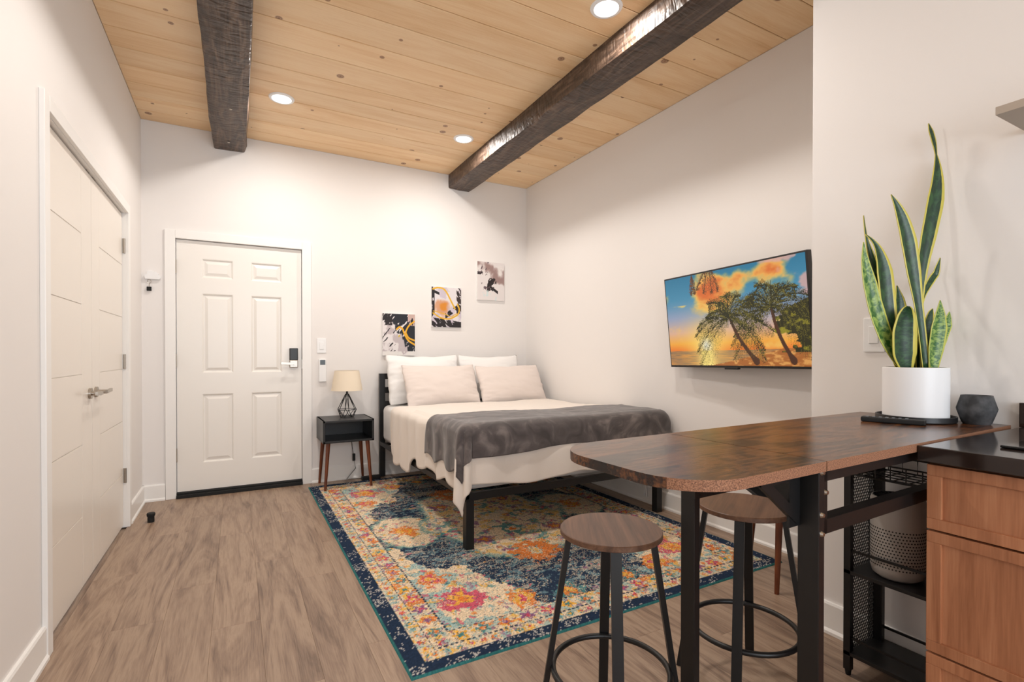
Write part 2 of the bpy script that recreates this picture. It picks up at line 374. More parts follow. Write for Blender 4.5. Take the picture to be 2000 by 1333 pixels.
# closet double doors
LX = XL-.018
tag(obj('trim_3', B().box(XL, XL+.018, CY0-.06, CY0, 0, CTOP+.06, .003).box(XL, XL+.018, CY1, CY1+.06, 0, CTOP+.06, .003).box(XL, XL+.018, CY0, CY1, CTOP, CTOP+.06, .003)
    .box(XL-.1, XL+.001, CY0-.012, CY0+.002, 0, CTOP).box(XL-.1, XL+.001, CY1-.002, CY1+.012, 0, CTOP).box(XL-.1, XL+.001, CY0, CY1, CTOP-.003, CTOP+.012).box(XL-.085, LX-.037, CY0, CY1, CTOP-.03, CTOP), M_trim), 'white casing around the closet double doors', 'door casing', kind='structure')
ZS = [.012, .355, .70, 1.04, 1.38, 1.722, CTOP-.008]
def closet_leaf(name, y0, y1, yg, hinge_y, hand, lab):
    d = thing(name, (LX, (y0+y1)/2, 0), lab, 'door', kind='structure')
    obj('slab', B().box(LX-.035, LX-.004, y0, y1, ZS[0], ZS[-1]), M_closet, d)
    pa, pb = (y0, yg) if hand > 0 else (yg, y1)
    for a, c in zip(ZS, ZS[1:]):
        obj('panel', B().box(LX-.004, LX, pa+.001, pb-.0018, a+.0018, c-.0018, .0012), M_closet, d)
    sa, sb = (yg, y1) if hand > 0 else (y0, yg)
    obj('stile', B().box(LX-.004, LX, sa+.0018, sb-.001, ZS[0]+.002, ZS[-1]-.002, .0012), M_closet, d)
    for z in (1.847, 1.09, .342):
        obj('hinge', B().cone((LX+.012, hinge_y, z-.048), (LX+.012, hinge_y, z+.048), .007, n=10).box(LX+.001, LX+.016, hinge_y-.012*hand, hinge_y-.002*hand, z-.048, z+.048), M_steel, d)
    hy = (y1-.06) if hand > 0 else (y0+.06)
    obj('lever_handle', B().cone((LX, hy, .94), (LX+.012, hy, .94), .027, n=24).cone((LX+.01, hy, .94), (LX+.05, hy, .94), .011).bar((LX+.05, hy+.012*hand, .94), (LX+.05, hy-.105*hand, .944), .017, .011, (0, 0, 1)), M_steel, d, smooth=True)
    obj('ball_catch', B().box(LX-.012, LX+.002, hy-.03, hy+.03, CTOP-.0075, CTOP-.0035), M_steel, d)
closet_leaf('door_2', CY0+.004, 3.322, 3.13, CY0+.006, 1, 'grooved white closet door nearest the camera')
closet_leaf('door_3', 3.326, CY1-.004, 3.49, CY1-.006, -1, 'grooved white closet door nearest the entry corner')

# ceiling beams: hewn faces with wavering edges
def beam(xa, xb, zb, label, seed):
    n = 60; ys = np.linspace(YB-.002, YR+.002, n)
    b = B(); rings = []
    for y in ys:
        j = lambda k: (fbm(np.array(y*2.2+k*9), np.array(k*3.3), seed)-.5)*.030+(vn(np.array(y*11+k*5), np.array(k*1.7), seed+5)-.5)*.006
        pts = [(xa+j(0)*.5, CE-.001), (xa+j(1), (CE+zb)/2), (xa+.006+j(2), zb+.006+j(3)*.5), (xa+.014+j(2), zb+j(3)*.6), ((xa+xb)/2, zb-.002+j(4)*.5), (xb-.014+j(5), zb+j(6)*.6), (xb-.006+j(5), zb+.006+j(6)*.5), (xb+j(7), (CE+zb)/2), (xb+j(8)*.5, CE-.001)]
        rings.append([b.bm.verts.new((p[0], y, p[1])) for p in pts])
    for A, C in zip(rings, rings[1:]):
        for k in range(len(A)-1): b.bm.faces.new((A[k], A[k+1], C[k+1], C[k]))
    b.bm.faces.new(rings[0]); b.bm.faces.new(rings[-1])
    return tag(obj('ceiling_beam', b, M_beam, smooth=True), label, 'beam', 'dark ceiling beams')
# adze chatter on the beams comes from a banded bump
wv = N(M_beam, 'ShaderNodeTexNoise', i_Scale=1.0, i_Detail=2.0, i_Distortion=.6); W(M_beam, coords(M_beam, (9, 26, 9)), 0, wv, 0)
bb = N(M_beam, 'ShaderNodeBump', i_Strength=1.0, i_Distance=.016); W(M_beam, wv, 'Fac', bb, 'Height')
old = [n for n in M_beam.node_tree.nodes if n.type == 'BUMP' and n != bb][0]; W(M_beam, bb, 0, old, 'Normal')
b1 = beam(-.166, .078, 2.806, 'dark hewn wooden ceiling beam nearer the closet, above the entry door', 3)
b2 = beam(1.866, 2.104, 2.80, 'dark hewn wooden ceiling beam above the bed, on the television side', 8)
for (bx, by) in ((-.03, 3.93), (-.05, 4.55)):
    obj('screw_head', B().lathe([(0, -.004), (.008, -.003), (.010, .0)], 10, (bx, by, 2.803)), M_steel, b1)
# downlights
for i, (lx, ly) in enumerate(DOWNLIGHTS):
    labs = ['round recessed downlight nearest the entry door', 'round recessed downlight above the head of the bed', 'round recessed downlight close beside the right beam at the top edge']
    t = thing('downlight', (lx, ly, CE), (labs+['round recessed downlight out of frame '+q for q in ('beside the closet',)])[i], 'light', 'recessed ceiling downlights')
    obj('trim_ring', B().lathe([(.062, -.004), (.064, -.008), (.080, -.006), (.084, 0)], 40, (lx, ly, CE)), M_white, t, smooth=True)
    obj('lens', B().lathe([(0, -.0045), (.063, -.0045)], 40, (lx, ly, CE)), M_light, t)
    lamp('downlight_lamp', 'AREA', (lx, ly, CE-.012), (0, 0, 0), DL_POWER, (1, .945, .885), shape='DISK', size=.12, spread=math.radians(178))

# ------------------------------------------------------------------ rug
def flower(c, X, Y, x, y, r, cols, petals=6, ph=0):
    d = np.hypot(X-x, Y-y); a = np.arctan2(Y-y, X-x)
    e = r*(.82+.12*np.cos(a*petals+ph)+.9*(fbm(X*38, Y*38, 77)-.5))
    c = mixc(c, cols[0], (d < e)*.9); c = mixc(c, cols[1], (d < e*.62)*.9); c = mixc(c, cols[2], (d < e*.3)*.95)
    return c
RX0, RX1, RY0, RY1 = .53, 2.615, 1.70, 4.59
def rug_colors(X, Y):
    xc, yc = (RX0+RX1)/2, (RY0+RY1)/2; hw, hl = (RX1-RX0)/2, (RY1-RY0)/2
    wx = (fbm(X*9, Y*9, 1)-.5)*.06+(vn(X*55, Y*55, 81)-.5)*.034; wy = (fbm(X*9, Y*9, 2)-.5)*.06+(vn(X*55, Y*55, 82)-.5)*.034
    ax, ay = np.abs(X-xc)+wx, np.abs(Y-yc)+wy
    NAVY, CREAM, TEAL, ORANGE, PINK, YEL, SKY, PUR = (34, 48, 70), (220, 198, 168), (78, 130, 130), (214, 120, 56), (196, 78, 100), (222, 166, 66), (134, 170, 172), (134, 90, 124)
    c = np.zeros(X.shape+(3,))+np.array(CREAM, float)
    # field: navy ground
    nav = np.ones(X.shape)
    med = (ax/.62)**2+(ay/.92)**2                      # central medallion
    lob = 1+.16*np.cos(np.arctan2(ay, ax)*6)
    nav = np.where(med < .62*lob, 0, nav)
    ov = ((ax-.63)/.20)**2+((ay-.03)/.26)**2; nav = np.where(ov < 1, 0, nav)
    sp = (ax/.80)+(ay/1.22); nav = np.where(sp > 1.30+.08*np.sin(ax*22)+.05*np.sin(ay*17), 0, nav)
    strk = fbm(X*5, Y*26, 5)+.25*(vn(X*70, Y*70, 83)-.5); nav = nav*np.where(strk > .62, .45, 1)
    c = mixc(c, NAVY, nav*.97)
    edge = np.clip(1-np.abs(med/lob-.62)/.07, 0, 1)+np.clip(1-np.abs(ov-1)/.22, 0, 1); c = mixc(c, TEAL, edge*.75)
    c = mixc(c, YEL, ((med < .56*lob)*(fbm(X*14, Y*14, 9) > .58))*.45)
    c = mixc(c, PUR, ((med < .5*lob)*(fbm(X*20, Y*20, 12) > .66))*.75)
    c = mixc(c, TEAL, ((med < .5*lob)*(fbm(X*17, Y*17, 31) > .67))*.8)
    c = mixc(c, SKY, ((sp > 1.32)*(fbm(X*12, Y*12, 14) > .55))*.8)
    fl = fbm(X*34, Y*34, 91); f2 = vn(X*21, Y*21, 92)
    inn = (nav < .5)*(fl > .61); pal = np.array([ORANGE, YEL, TEAL, PINK, SKY, PUR], float)[np.clip((f2*6).astype(int), 0, 5)]
    c = np.where(inn[..., None] > 0, c*.3+pal*.7, c)
    c = mixc(c, SKY, ((nav > .5)*(fbm(X*28, Y*40, 93) > .60))*.55)
    wX, wY = X+wx, Y+wy
    for sx in (-1, 1):
        c = flower(c, wX, wY, xc+sx*.63, yc, .10, (ORANGE, YEL, ORANGE), 8)
        for sy in (-1, 1):
            c = flower(c, wX, wY, xc+sx*.66, yc+sy*1.0, .12, (PINK, YEL, ORANGE), 5)
            c = flower(c, wX, wY, xc+sx*.42, yc+sy*1.12, .10, (ORANGE, YEL, PINK), 6, 1)
            c = flower(c, wX, wY, xc+sx*.72, yc+sy*.72, .09, (ORANGE, PINK, YEL), 6)
            c = flower(c, wX, wY, xc+sx*.18, yc+sy*1.16, .085, (TEAL, ORANGE, YEL), 6)
    for sy in (-1, 1):
        c = flower(c, wX, wY, xc-.06, yc+sy*.66, .17, (ORANGE, ORANGE, TEAL), 9); c = flower(c, wX, wY, xc-.06, yc+sy*.66, .045, (CREAM, YEL, ORANGE), 6)
        c = flower(c, wX, wY, xc, yc+sy*.28, .09, (TEAL, CREAM, ORANGE), 5)
        for sx in (-1, 1): c = flower(c, wX, wY, xc+sx*.26, yc+sy*.36, .07, (PUR, ORANGE, YEL), 5)
    # borders, measured inwards from the edge
    e = np.minimum(hw-np.abs(X-xc), hl-np.abs(Y-yc)); along = np.where(hw-np.abs(X-xc) < hl-np.abs(Y-yc), Y, X)
    main = (e < .225)
    base = np.zeros(c.shape)+np.array((218, 196, 166), float)
    def cells(period, e0, r, pal, seed):
        nonlocal base
        k = np.floor(along/period).astype(int); la = (along/period-k-.5)*period
        h = vn(k*1.0+.01, k*0+seed+.01, seed)
        d = np.hypot(la+wx*.25, (e-e0)+wy*.25); a = np.arctan2(e-e0, la); rr = r*(.8+.25*np.cos(a*5+h*9))
        ci = (np.abs(k)*7+seed) % len(pal); P = np.array(pal, float)[ci]; Q = np.array(pal, float)[(ci+2) % len(pal)]
        m = (d < rr)[..., None]; base = np.where(m, P, base); m = (d < rr*.5)[..., None]; base = np.where(m, Q, base)
    base = mixc(base, SKY, (fbm(X*34, Y*34, 44) > .59)*.65); base = mixc(base, YEL, (fbm(X*38, Y*38, 46) > .64)*.75); base = mixc(base, PUR, (fbm(X*42, Y*42, 47) > .66)*.7)
    base = mixc(base, ORANGE, ((fbm(X*19, Y*19, 45) > .66)*(e > .13))*.85)
    cells(.105, .178, .036, [PINK, ORANGE, YEL, PUR, TEAL], 3); cells(.052, .10, .017, [YEL, SKY, PINK, TEAL, ORANGE], 5)
    c = np.where(main[..., None], base, c)
    for e0 in (.132, .222): c = mixc(c, NAVY, (np.abs(e-e0) < .004)*.9*(np.sin(along*260) > -.5))
    spk = rng.random(X.shape)*.5+vn(X*80, Y*80, 61)*.3+fbm(X*14, Y*14, 62)*.5
    c = np.where((e < .072)[..., None], mixc(np.zeros(c.shape)+np.array(NAVY, float), (206, 200, 190), (spk > .86)*.85), c)
    c = np.where((e < .010)[..., None], np.array((50, 108, 108), float), c)
    # weave: every knot a little off, worn through to the ground here and there
    kn = rng.random(X.shape)
    c = mixc(c, (222, 202, 174), ((kn > .85)*(e > .072)*(fbm(X*6, Y*6, 70) > .40))*.75)
    c = mixc(c, NAVY, ((kn < .05)*(e > .072))*.7); c = mixc(c, SKY, ((kn > .05)*(kn < .10)*(e > .072))*.55)
    return np.clip(c*(.88+.22*rng.random(X.shape))[..., None], 0, 255)
nx, ny = 380, 520
gx, gy = np.meshgrid(np.linspace(RX0, RX1, nx), np.linspace(RY0, RY1, ny))
gz = .0065+.0012*rng.random(gx.shape); gz[[0, -1], :] = 0; gz[:, [0, -1]] = 0
rug = grid_mesh('area_rug', np.stack([gx, gy, gz], -1), M_rug, color=rug_colors(gx, gy))
tag(rug, 'colourful vintage-style rug with navy border under the bed', 'rug')

# ------------------------------------------------------------------ bed
bed = thing('bed_frame', (1.925, 3.7, 0), 'black metal bed frame with slatted headboard', 'bed')
for (px, py, top, z0) in ((1.155, 4.675, .958, .008), (2.69, 4.675, .958, 0)):
    obj('head_post', B().box(px, px+.05, py-.022, py+.022, z0, top, .002), M_black, bed)
for z0, z1 in ((.905, .958), (.778, .832), (.645, .702)):
    obj('headboard_slat', B().box(1.205, 2.69, 4.662, 4.688, z0, z1, .002), M_black, bed)
for px, z0 in ((1.155, .008), (2.638, 0)):
    obj('leg', B().box(px, px+.05, 2.664, 2.714, z0, .30, .002), M_black, bed)
for px in (1.155, 2.668): obj('side_rail', B().box(px, px+.02, 2.664, 4.66, .30, .335), M_black, bed)
obj('foot_rail', B().box(1.155, 2.688, 2.664, 2.69, .29, .335), M_black, bed)
for k in range(9): obj('support_slat', B().box(1.175, 2.668, 2.85+k*.21, 2.91+k*.21, .312, .330), M_black, bed)
obj('centre_leg', B().box(1.9, 1.94, 3.6, 3.64, .008, .312), M_black, bed)
def rounded_box(b, x0, x1, y0, y1, z0, z1, r, seg=5):
    bmesh.ops.create_cube(b.bm, size=1, matrix=Matrix.Translation(((x0+x1)/2, (y0+y1)/2, (z0+z1)/2)) @ Matrix.Diagonal((x1-x0, y1-y0, z1-z0, 1)))
    bmesh.ops.bevel(b.bm, geom=list(b.bm.edges), offset=r, segments=seg, affect='EDGES', profile=.5); return b
tag(obj('mattress', rounded_box(B(), 1.178, 2.683, 2.70, 4.655, .336, .668, .05), M_sheet, smooth=True), 'thick mattress in a white fitted sheet on the black frame', 'mattress')
def drape(name, mat, xe, ye, xr, zt, R, Lf, F, yend, nx, ny, xright, Rr, seed, fold=.012, thick=.008, creases=None):
    """cloth lying on the bed and hanging over its left side and foot: Lf(y) left overhang, F(x) foot overhang"""
    s = np.linspace(0, 1, nx); t = np.linspace(0, 1, ny); P = np.zeros((ny, nx, 3))
    for j in range(ny):
        for i in range(nx):
            tf = .30
            bcoord = ye-(1-t[j]/tf) if t[j] < tf else ye+(t[j]-tf)/(1-tf)*(yend(s[i])-ye)
            lf = .22
            acoord = (1-s[i]/lf) if s[i] < lf else 0
            xx = xe if s[i] < lf else xe+(s[i]-lf)/(1-lf)*(xright-xe)
            yq = max(bcoord, ye) if t[j] >= tf else ye
            dy = (1-t[j]/tf)*F(xx) if t[j] < tf else 0
            dx = acoord*Lf(yq) if acoord else 0
            d = math.hypot(dx, dy); wv = 0
            if d > 0:
                th = d/R
                out = R*math.sin(min(th, math.pi/2)); drop = R*(1-math.cos(min(th, math.pi/2)))+max(0, d-R*math.pi/2)
                k = min(1, d/.18)
                ph = math.atan2(dy, dx)
                q = float(vn(np.array(yq*7+ph*2.2), np.array(xx*7), seed)-.5)*2
                corner = math.sin(2*ph)
                out += k*(fold*(1+1.5*corner)*(q+.6*math.sin(yq*31+xx*23+ph*9)))+corner*d*.08
                ux, uy = dx/d, dy/d
                p = [xx-ux*out, yq-uy*out, zt-drop]
            else: p = [xx, yq, zt]
            dr = max(0, xx-xr)
            if dr > 0:
                th = min(dr/Rr, math.pi/2); p[0] = xr+Rr*math.sin(th); p[2] -= Rr*(1-math.cos(th))+max(0, dr-Rr*math.pi/2)
            if d == 0:
                p[2] += (float(fbm(np.array(xx*5), np.array(yq*5), seed+3))-.5)*.022
                if creases: p[2] += creases(xx, yq)
            P[j, i] = p
    o = grid_mesh(name, P, mat); m = o.modifiers.new('thickness', 'SOLIDIFY'); m.thickness = thick; m.offset = 1
    return o
def duvL(y): return .36+.02*math.sin(y*19)+.11*float(ss(3.55, 3.78, np.array(y)))-.05*float(ss(3.95, 4.12, np.array(y)))
duvet = drape('duvet', M_duvet, 1.185, 2.70, 2.67, .688, .052, duvL, lambda x: .345+.015*math.sin(x*9), lambda s: 4.16+.02*math.sin(s*14), 120, 130, 2.73, .04, 21, .013, .012,
              creases=lambda x, y: .016*float(ss(0, .05, np.array(3.76-.22*(x-1.15)-y))))
tag(duvet, 'cream linen duvet hanging over the side and foot of the bed', 'duvet')
blanket = drape('throw_blanket', M_velvet, 1.176, 2.69, 2.68, .728, .06, lambda y: .30+.02*math.sin(y*23), lambda x: .225-.03*math.sin((x-1.2)*2)+.006*math.sin(x*9+1), lambda s: 3.20-.10*s+.30*max(0, .22-s)+.012*math.sin(s*17), 130, 110, 2.80, .045, 33, .012, .012)
tag(blanket, 'grey velvet throw blanket spread across the foot of the bed', 'blanket')
def pillow(name, c, wd, ht, th, lean, mat, label, seed, rz=0, flange=0):
    n = 48; s = np.linspace(-1, 1, n); S, Tt = np.meshgrid(s, s)
    core = np.clip((1-np.abs(S)**2.2)*(1-np.abs(Tt)**2.2), 0, 1)**.62
    pin = 1-.05*(1-np.abs(Tt)**2)*np.abs(S)**4+.018*(vn(Tt*6+3, S*0, seed)-.5)*2*np.abs(S)**5-.05*np.abs(Tt)**8*np.abs(S); pin2 = 1-.10*(1-np.abs(S)**1.5)*np.abs(Tt)**3+.05*(vn(S*3+9, Tt*0, seed+2)-.5)*np.abs(Tt)**3
    x_ = S*wd/2*pin; y_ = Tt*ht/2*pin2
    wr = (fbm(S*3+5, Tt*7, seed)-.5)*.022*np.abs(S)**1.5+(fbm(S*2, Tt*2, seed+4)-.5)*.02
    o_ = []
    front = np.stack([x_, -th/2*core-wr*(core > .02)-.002, y_], -1); back = np.stack([x_, th/2*core+.002, y_], -1)[:, ::-1]
    ny_, nx_ = front.shape[:2]
    b = B()
    for g in (front, back):
        vs = [[b.bm.verts.new(g[j, i]) for i in range(nx_)] for j in range(ny_)]
        for j in range(ny_-1):
            for i in range(nx_-1): b.bm.faces.new((vs[j][i], vs[j][i+1], vs[j+1][i+1], vs[j+1][i]))
    bmesh.ops.remove_doubles(b.bm, verts=b.bm.verts, dist=.0045)
    bmesh.ops.transform(b.bm, verts=b.bm.verts, matrix=Matrix.Translation(c) @ Matrix.Rotation(rz, 4, 'Z') @ Matrix.Rotation(-lean, 4, 'X'))
    o = obj(name, b, mat, smooth='all'); return tag(o, label, 'pillow')
pillow('pillow', (1.545, 4.54, .905), .72, .47, .17, .26, M_sheet, 'white pillow at the back, near the nightstand', 41)
pillow('pillow', (2.235, 4.54, .905), .68, .46, .17, .26, M_sheet, 'white pillow at the back, near the television wall', 42)
pillow('sham_pillow', (1.635, 4.318, .855), .72, .42, .17, .50, M_sham, 'blush linen pillow in front, near the nightstand', 43)
pillow('sham_pillow', (2.345, 4.31, .85), .72, .41, .17, .52, M_sham, 'blush linen pillow in front, near the television wall', 44)

# ------------------------------------------------------------------ nightstands and lamp
def nightstand(loc, rz, label, feet):
    t = thing('nightstand', loc, label, 'nightstand', 'black nightstands with walnut legs', rz)
    w2, d2, z0, z1, th = .2075, .19, .40, .586, .018
    obj('cabinet_box', B().box(-w2, w2, -d2, d2, z1-th, z1, .003).box(-w2, w2, -d2, d2, z0, z0+th, .003).box(-w2, -w2+th, -d2, d2, z0, z1, .003).box(w2-th, w2, -d2, d2, z0, z1, .003).box(-w2, w2, d2-.012, d2, z0, z1), M_blackwood, t, world=False)
    for sx in (-1, 1):
        for sy in (-1, 1):
            zf = feet.get(sy, 0)
            obj('leg', B().cone((sx*.188, sy*.165, zf), (sx*.160, sy*.142, z0), .0105, .0175, 16), M_walnut, t, world=False, smooth=True)
    return t
nightstand((.825, 4.545, 0), 0, 'open black nightstand with walnut legs beside the entry door', {-1: .008, 1: 0})
nv = math.atan2(-.323, -.231)
ctr = Vector((2.355, 1.643, 0))+Vector((.813, -.582, 0))*.165
nightstand(ctr, math.atan2(.813, .582)+math.pi, 'black nightstand with walnut legs half hidden behind the bar table', {})
LXc, LYc, LZ = .846, 4.56, .586
lampt = thing('table_lamp', (LXc, LYc, LZ), 'table lamp with cream tapered shade on a black wire base', 'lamp')
obj('lamp_shade', B().lathe([(.103, .408), (.131, .236), (.128, .238), (.100, .406)], 48, (LXc, LYc, LZ)), M_shade, lampt, smooth=True)
n = 6; ring = lambda r, z, ph=0: [(LXc+r*math.cos(k*math.tau/n+ph), LYc+r*math.sin(k*math.tau/n+ph), LZ+z) for k in range(n)]
top, mid, bot = ring(.013, .205), ring(.082, .07, .52), ring(.055, .004)
b = B()
for k in range(n):
    for p, q in ((top[k], mid[k]), (top[k], mid[k-1]), (mid[k], mid[(k+1) % n]), (mid[k], bot[k]), (mid[k-1], bot[k]), (bot[k], bot[(k+1) % n])): b.cone(p, q, .0026, n=6)
obj('wire_base', b, M_black, lampt)
obj('stem', B().cone((LXc, LYc, LZ+.2), (LXc, LYc, LZ+.30), .009), M_black, lampt)
cpts = [(LXc+.03, LYc+.03, LZ+.006), (LXc+.06, LYc+.10, LZ+.004), (LXc+.065, LYc+.188, LZ+.001), (LXc+.067, LYc+.19, .40), (LXc+.075, LYc+.15, .28), (LXc+.085, LYc+.14, .19), (LXc+.10, LYc+.14, .10), (LXc+.02, LYc+.13, .012), (LXc+.08, LYc+.11, .012), (LXc+.135, LYc+.07, .014)]
obj('cord', B().tube(cpts, .0028, 6), M_rubber, lampt)
obj('cord_switch', B().box(LXc+.073, LXc+.097, LYc+.13, LYc+.15, .17, .235, .004), M_rubber, lampt)
tag(obj('power_strip', B().box(.985, 1.148, 4.60, 4.65, .002, .034, .005), M_rubber), 'black power strip on the floor behind the bed post', 'power strip')

# ------------------------------------------------------------------ things on the walls
def canvas(x0, z0, fn, label, seed):
    x1, z1 = x0+.312, z0+.396; t = thing('canvas_painting', ((x0+x1)/2, YB-.02, z0), label, 'painting', 'abstract canvases above the bed')
    obj('canvas_box', B().box(x0, x1, YB-.021, YB-.001, z0, z1), M_sheet, t)
    U, V = np.meshgrid(np.linspace(0, 1, 130), np.linspace(0, 1, 165))
    P = np.stack([x0+U*(x1-x0), np.full_like(U, YB-.0215), z0+V*(z1-z0)], -1)
    grid_mesh('painted_face', P, M_art, t, color=fn(U, V, seed))
def curve_d(U, V, pts):
    d = np.full(U.shape, 9.)
    pts = np.array(pts)
    k = np.linspace(0, len(pts)-1, 90); X = np.interp(k, range(len(pts)), pts[:, 0]); Y = np.interp(k, range(len(pts)), pts[:, 1])
    X = np.convolve(np.pad(X, 7, 'edge'), np.ones(15)/15, 'valid'); Y = np.convolve(np.pad(Y, 7, 'edge'), np.ones(15)/15, 'valid')
    for a, c in zip(X, Y): d = np.minimum(d, np.hypot(U-a, (V-c)*1.27))
    return d
def art_a(U, V, s):
    c = np.zeros(U.shape+(3,))+np.array((228, 222, 222), float); n1 = fbm(U*6, V*3, s); n2 = fbm((U+V)*4, (V-U)*14, s+3)
    c = mixc(c, (170, 156, 160), ss(.52, .62, fbm(U*5, V*5, s+9))*.6)
    c = mixc(c, (24, 28, 38), ss(.02, .06, U-.30-.38*(1-V)+(n1-.5)*.5)*(n2 < .66))
    c = mixc(c, (32, 26, 30), (V > .72)*(U < .30)*(n2 > .42)); c = mixc(c, (38, 32, 36), (n2 > .68)*(V < .65)*(U < .4))
    c = mixc(c, (222, 190, 180), ((U > .78)*(V > .72)*(n1 > .42))*.9); c = mixc(c, (232, 228, 224), ((V < .10)*(n1 > .38))*1.)
    d = curve_d(U, V, [(.42, .62), (.52, .70), (.62, .64), (.66, .54), (.78, .36), (1.02, .25)]); d2 = curve_d(U, V, [(1, .84), (.80, .72), (.70, .56), (.80, .42), (1, .36)])
    c = mixc(c, (232, 172, 34), (d < .026)+(d2 < .024)); return mixc(c, (214, 186, 70), (np.hypot(U-.52, V-.46) < .04)*(n2 > .45))
def art_b(U, V, s):
    c = np.zeros(U.shape+(3,))+np.array((226, 220, 222), float); n1 = fbm(U*5, V*5, s); n2 = fbm((U-V)*4, (V+U)*12, s+3)
    c = mixc(c, (186, 172, 190), ss(.5, .62, n1)*.6); c = mixc(c, (210, 150, 110), ss(.25, .1, np.hypot((U-.38)/1.3, V-.48)+(n1-.5)*.3)*.9)
    c = mixc(c, (216, 138, 44), ss(.12, .05, np.hypot((U-.40)/1.2, V-.50)+(n1-.5)*.15))
    c = mixc(c, (48, 34, 34), (U > .84)*(V > .35)*(n2 < .62)); c = mixc(c, (30, 24, 28), (V < .24-.1*U)*(n2 < .60)); c = mixc(c, (30, 24, 28), (U < .10)*(n1 < .52))
    c = mixc(c, (30, 22, 26), (np.abs(V-.30-.55*(U-.5)) < .07)*(U > .45)*(U < .86)*(n2 > .36))
    c = mixc(c, (28, 24, 28), (np.abs(V-.88+.3*(U-.1)) < .035)*(U < .26))
    d = curve_d(U, V, [(.03, .94), (.2, .99), (.40, .97), (.52, .86), (.68, .62), (.80, .46)]); d2 = curve_d(U, V, [(.02, .36), (.3, .22), (.6, .20), (.9, .32), (.95, .46), (.86, .60)])
    d3 = curve_d(U, V, [(.03, .40), (.4, .34), (.65, .26), (.86, .36)]); return mixc(c, (226, 176, 42), (d < .026)+(d2 < .024)+(d3 < .014))
def art_c(U, V, s):
    c = np.zeros(U.shape+(3,))+np.array((226, 219, 217), float); n1 = fbm(U*4, V*4, s); n2 = fbm((U+V)*5, (V-U)*10, s+3)
    c = mixc(c, (146, 118, 114), ss(.10, .28, .34-np.abs(V-1.16+.66*U)+(n1-.5)*.6)*.9); c = mixc(c, (232, 226, 222), ss(.2, .1, np.hypot(U-.84, V-.74)+(n1-.5)*.2))
    c = mixc(c, (34, 24, 26), (np.hypot((U-.48)/1.1, (V-.36)) < .16+(n1-.5)*.4)*(n2 > .40)); c = mixc(c, (40, 30, 32), (np.abs(V-.34+.5*(U-.5)) < .04)*(U > .45)*(U < .76))
    c = mixc(c, (44, 36, 38), (np.abs(V-.70) < .04)*(U < .2)*(n2 > .4)); c = mixc(c, (202, 220, 220), ((V < .26)*(n1 > .48)*(U > .2)*(U < .7))*.8)
    return mixc(c, (96, 78, 84), (n2 > .70)*(U < .45)*(V > .25))
canvas(1.20, 1.125, art_a, 'lowest abstract canvas, navy and white with yellow loops', 5)
canvas(1.683, 1.407, art_b, 'middle abstract canvas with a large yellow curve and orange patch', 6)
canvas(2.176, 1.700, art_c, 'highest abstract canvas in mauve, white and black', 7)
t = thing('light_switch', (.662, YB, 1.148), 'white wall switch right of the entry door', 'switch')
obj('plate', B().box(.624, .701, YB-.006, YB, 1.148, 1.279, .003), M_white, t); obj('rocker', B().box(.645, .680, YB-.010, YB-.005, 1.18, 1.247, .002), M_white, t)
t = thing('remote_holder', (.669, YB, .892), 'white wall remote with grey display below the switch', 'remote')
obj('body', B().box(.638, .701, YB-.022, YB, .892, 1.093, .006), M_white, t); obj('display', B().box(.648, .691, YB-.024, YB-.02, 1.045, 1.086, .001), M_grey, t)
t = thing('light_switch', (XN, 1.025, 1.147), 'white wall switch plate behind the snake plant leaves', 'switch')
obj('plate', B().box(XN-.006, XN, .985, 1.058, 1.147, 1.278, .003), M_white, t); obj('rocker', B().box(XN-.010, XN-.005, 1.005, 1.038, 1.18, 1.245, .002), M_white, t)
t = thing('key_holder', (-.568, YB, 1.71), 'white cloud-shaped key holder with a black key fob', 'key holder')
pts = [(-.615, 1.716), (-.518, 1.716)]
for cx, cz, r, a0, a1 in ((-.533, 1.733, .018, -1.2, 1.4), (-.552, 1.745, .026, .5, 1.9), (-.577, 1.752, .030, .9, 2.6), (-.598, 1.735, .020, 1.7, 3.9)):
    pts += [(cx+r*math.cos(a), cz+r*math.sin(a)) for a in np.linspace(a0, a1, 8)]
b = B().prism(pts, 0, .022); bmesh.ops.transform(b.bm, verts=b.bm.verts, matrix=Matrix(((1, 0, 0, 0), (0, 0, 1, YB-.022), (0, 1, 0, 0), (0, 0, 0, 1))))
obj('cloud', b, M_white, t)
obj('key_ring', B().tube([(-.588+.012*math.cos(a), YB-.012, 1.698+.016*math.sin(a)) for a in np.linspace(0, math.tau, 16)[:-1]], .0016, 6, True).cone((-.588, YB-.012, 1.685), (-.588, YB-.012, 1.655), .002, n=6), M_steel, t)
obj('key_fob', B().box(-.604, -.574, YB-.02, YB-.005, 1.625, 1.657, .003), M_rubber, t)
t = thing('door_stop', (-.514, 4.166, 0), 'small black rubber door stop on the floor near the closet', 'door stop')
obj('post', B().lathe([(0, 0), (.02, 0), (.02, .045), (0, .045)], 24, (-.514, 4.166, 0)), M_rubber, t); obj('cap', B().lathe([(0, .042), (.024, .042), (.025, .056), (.022, .062), (0, .062)], 24, (-.514, 4.166, 0)), M_rubber, t)
tag(obj('white_cord', B().tube([(2.74, 2.88, .36), (2.735, 2.86, .25), (2.74, 2.885, .15), (2.735, 2.87, .05), (2.74, 2.90, .06), (2.738, 2.88, .20), (2.742, 2.90, .35)], .006, 8), M_white), 'white cord bundle hanging by the baseboard behind the bed leg', 'cord')

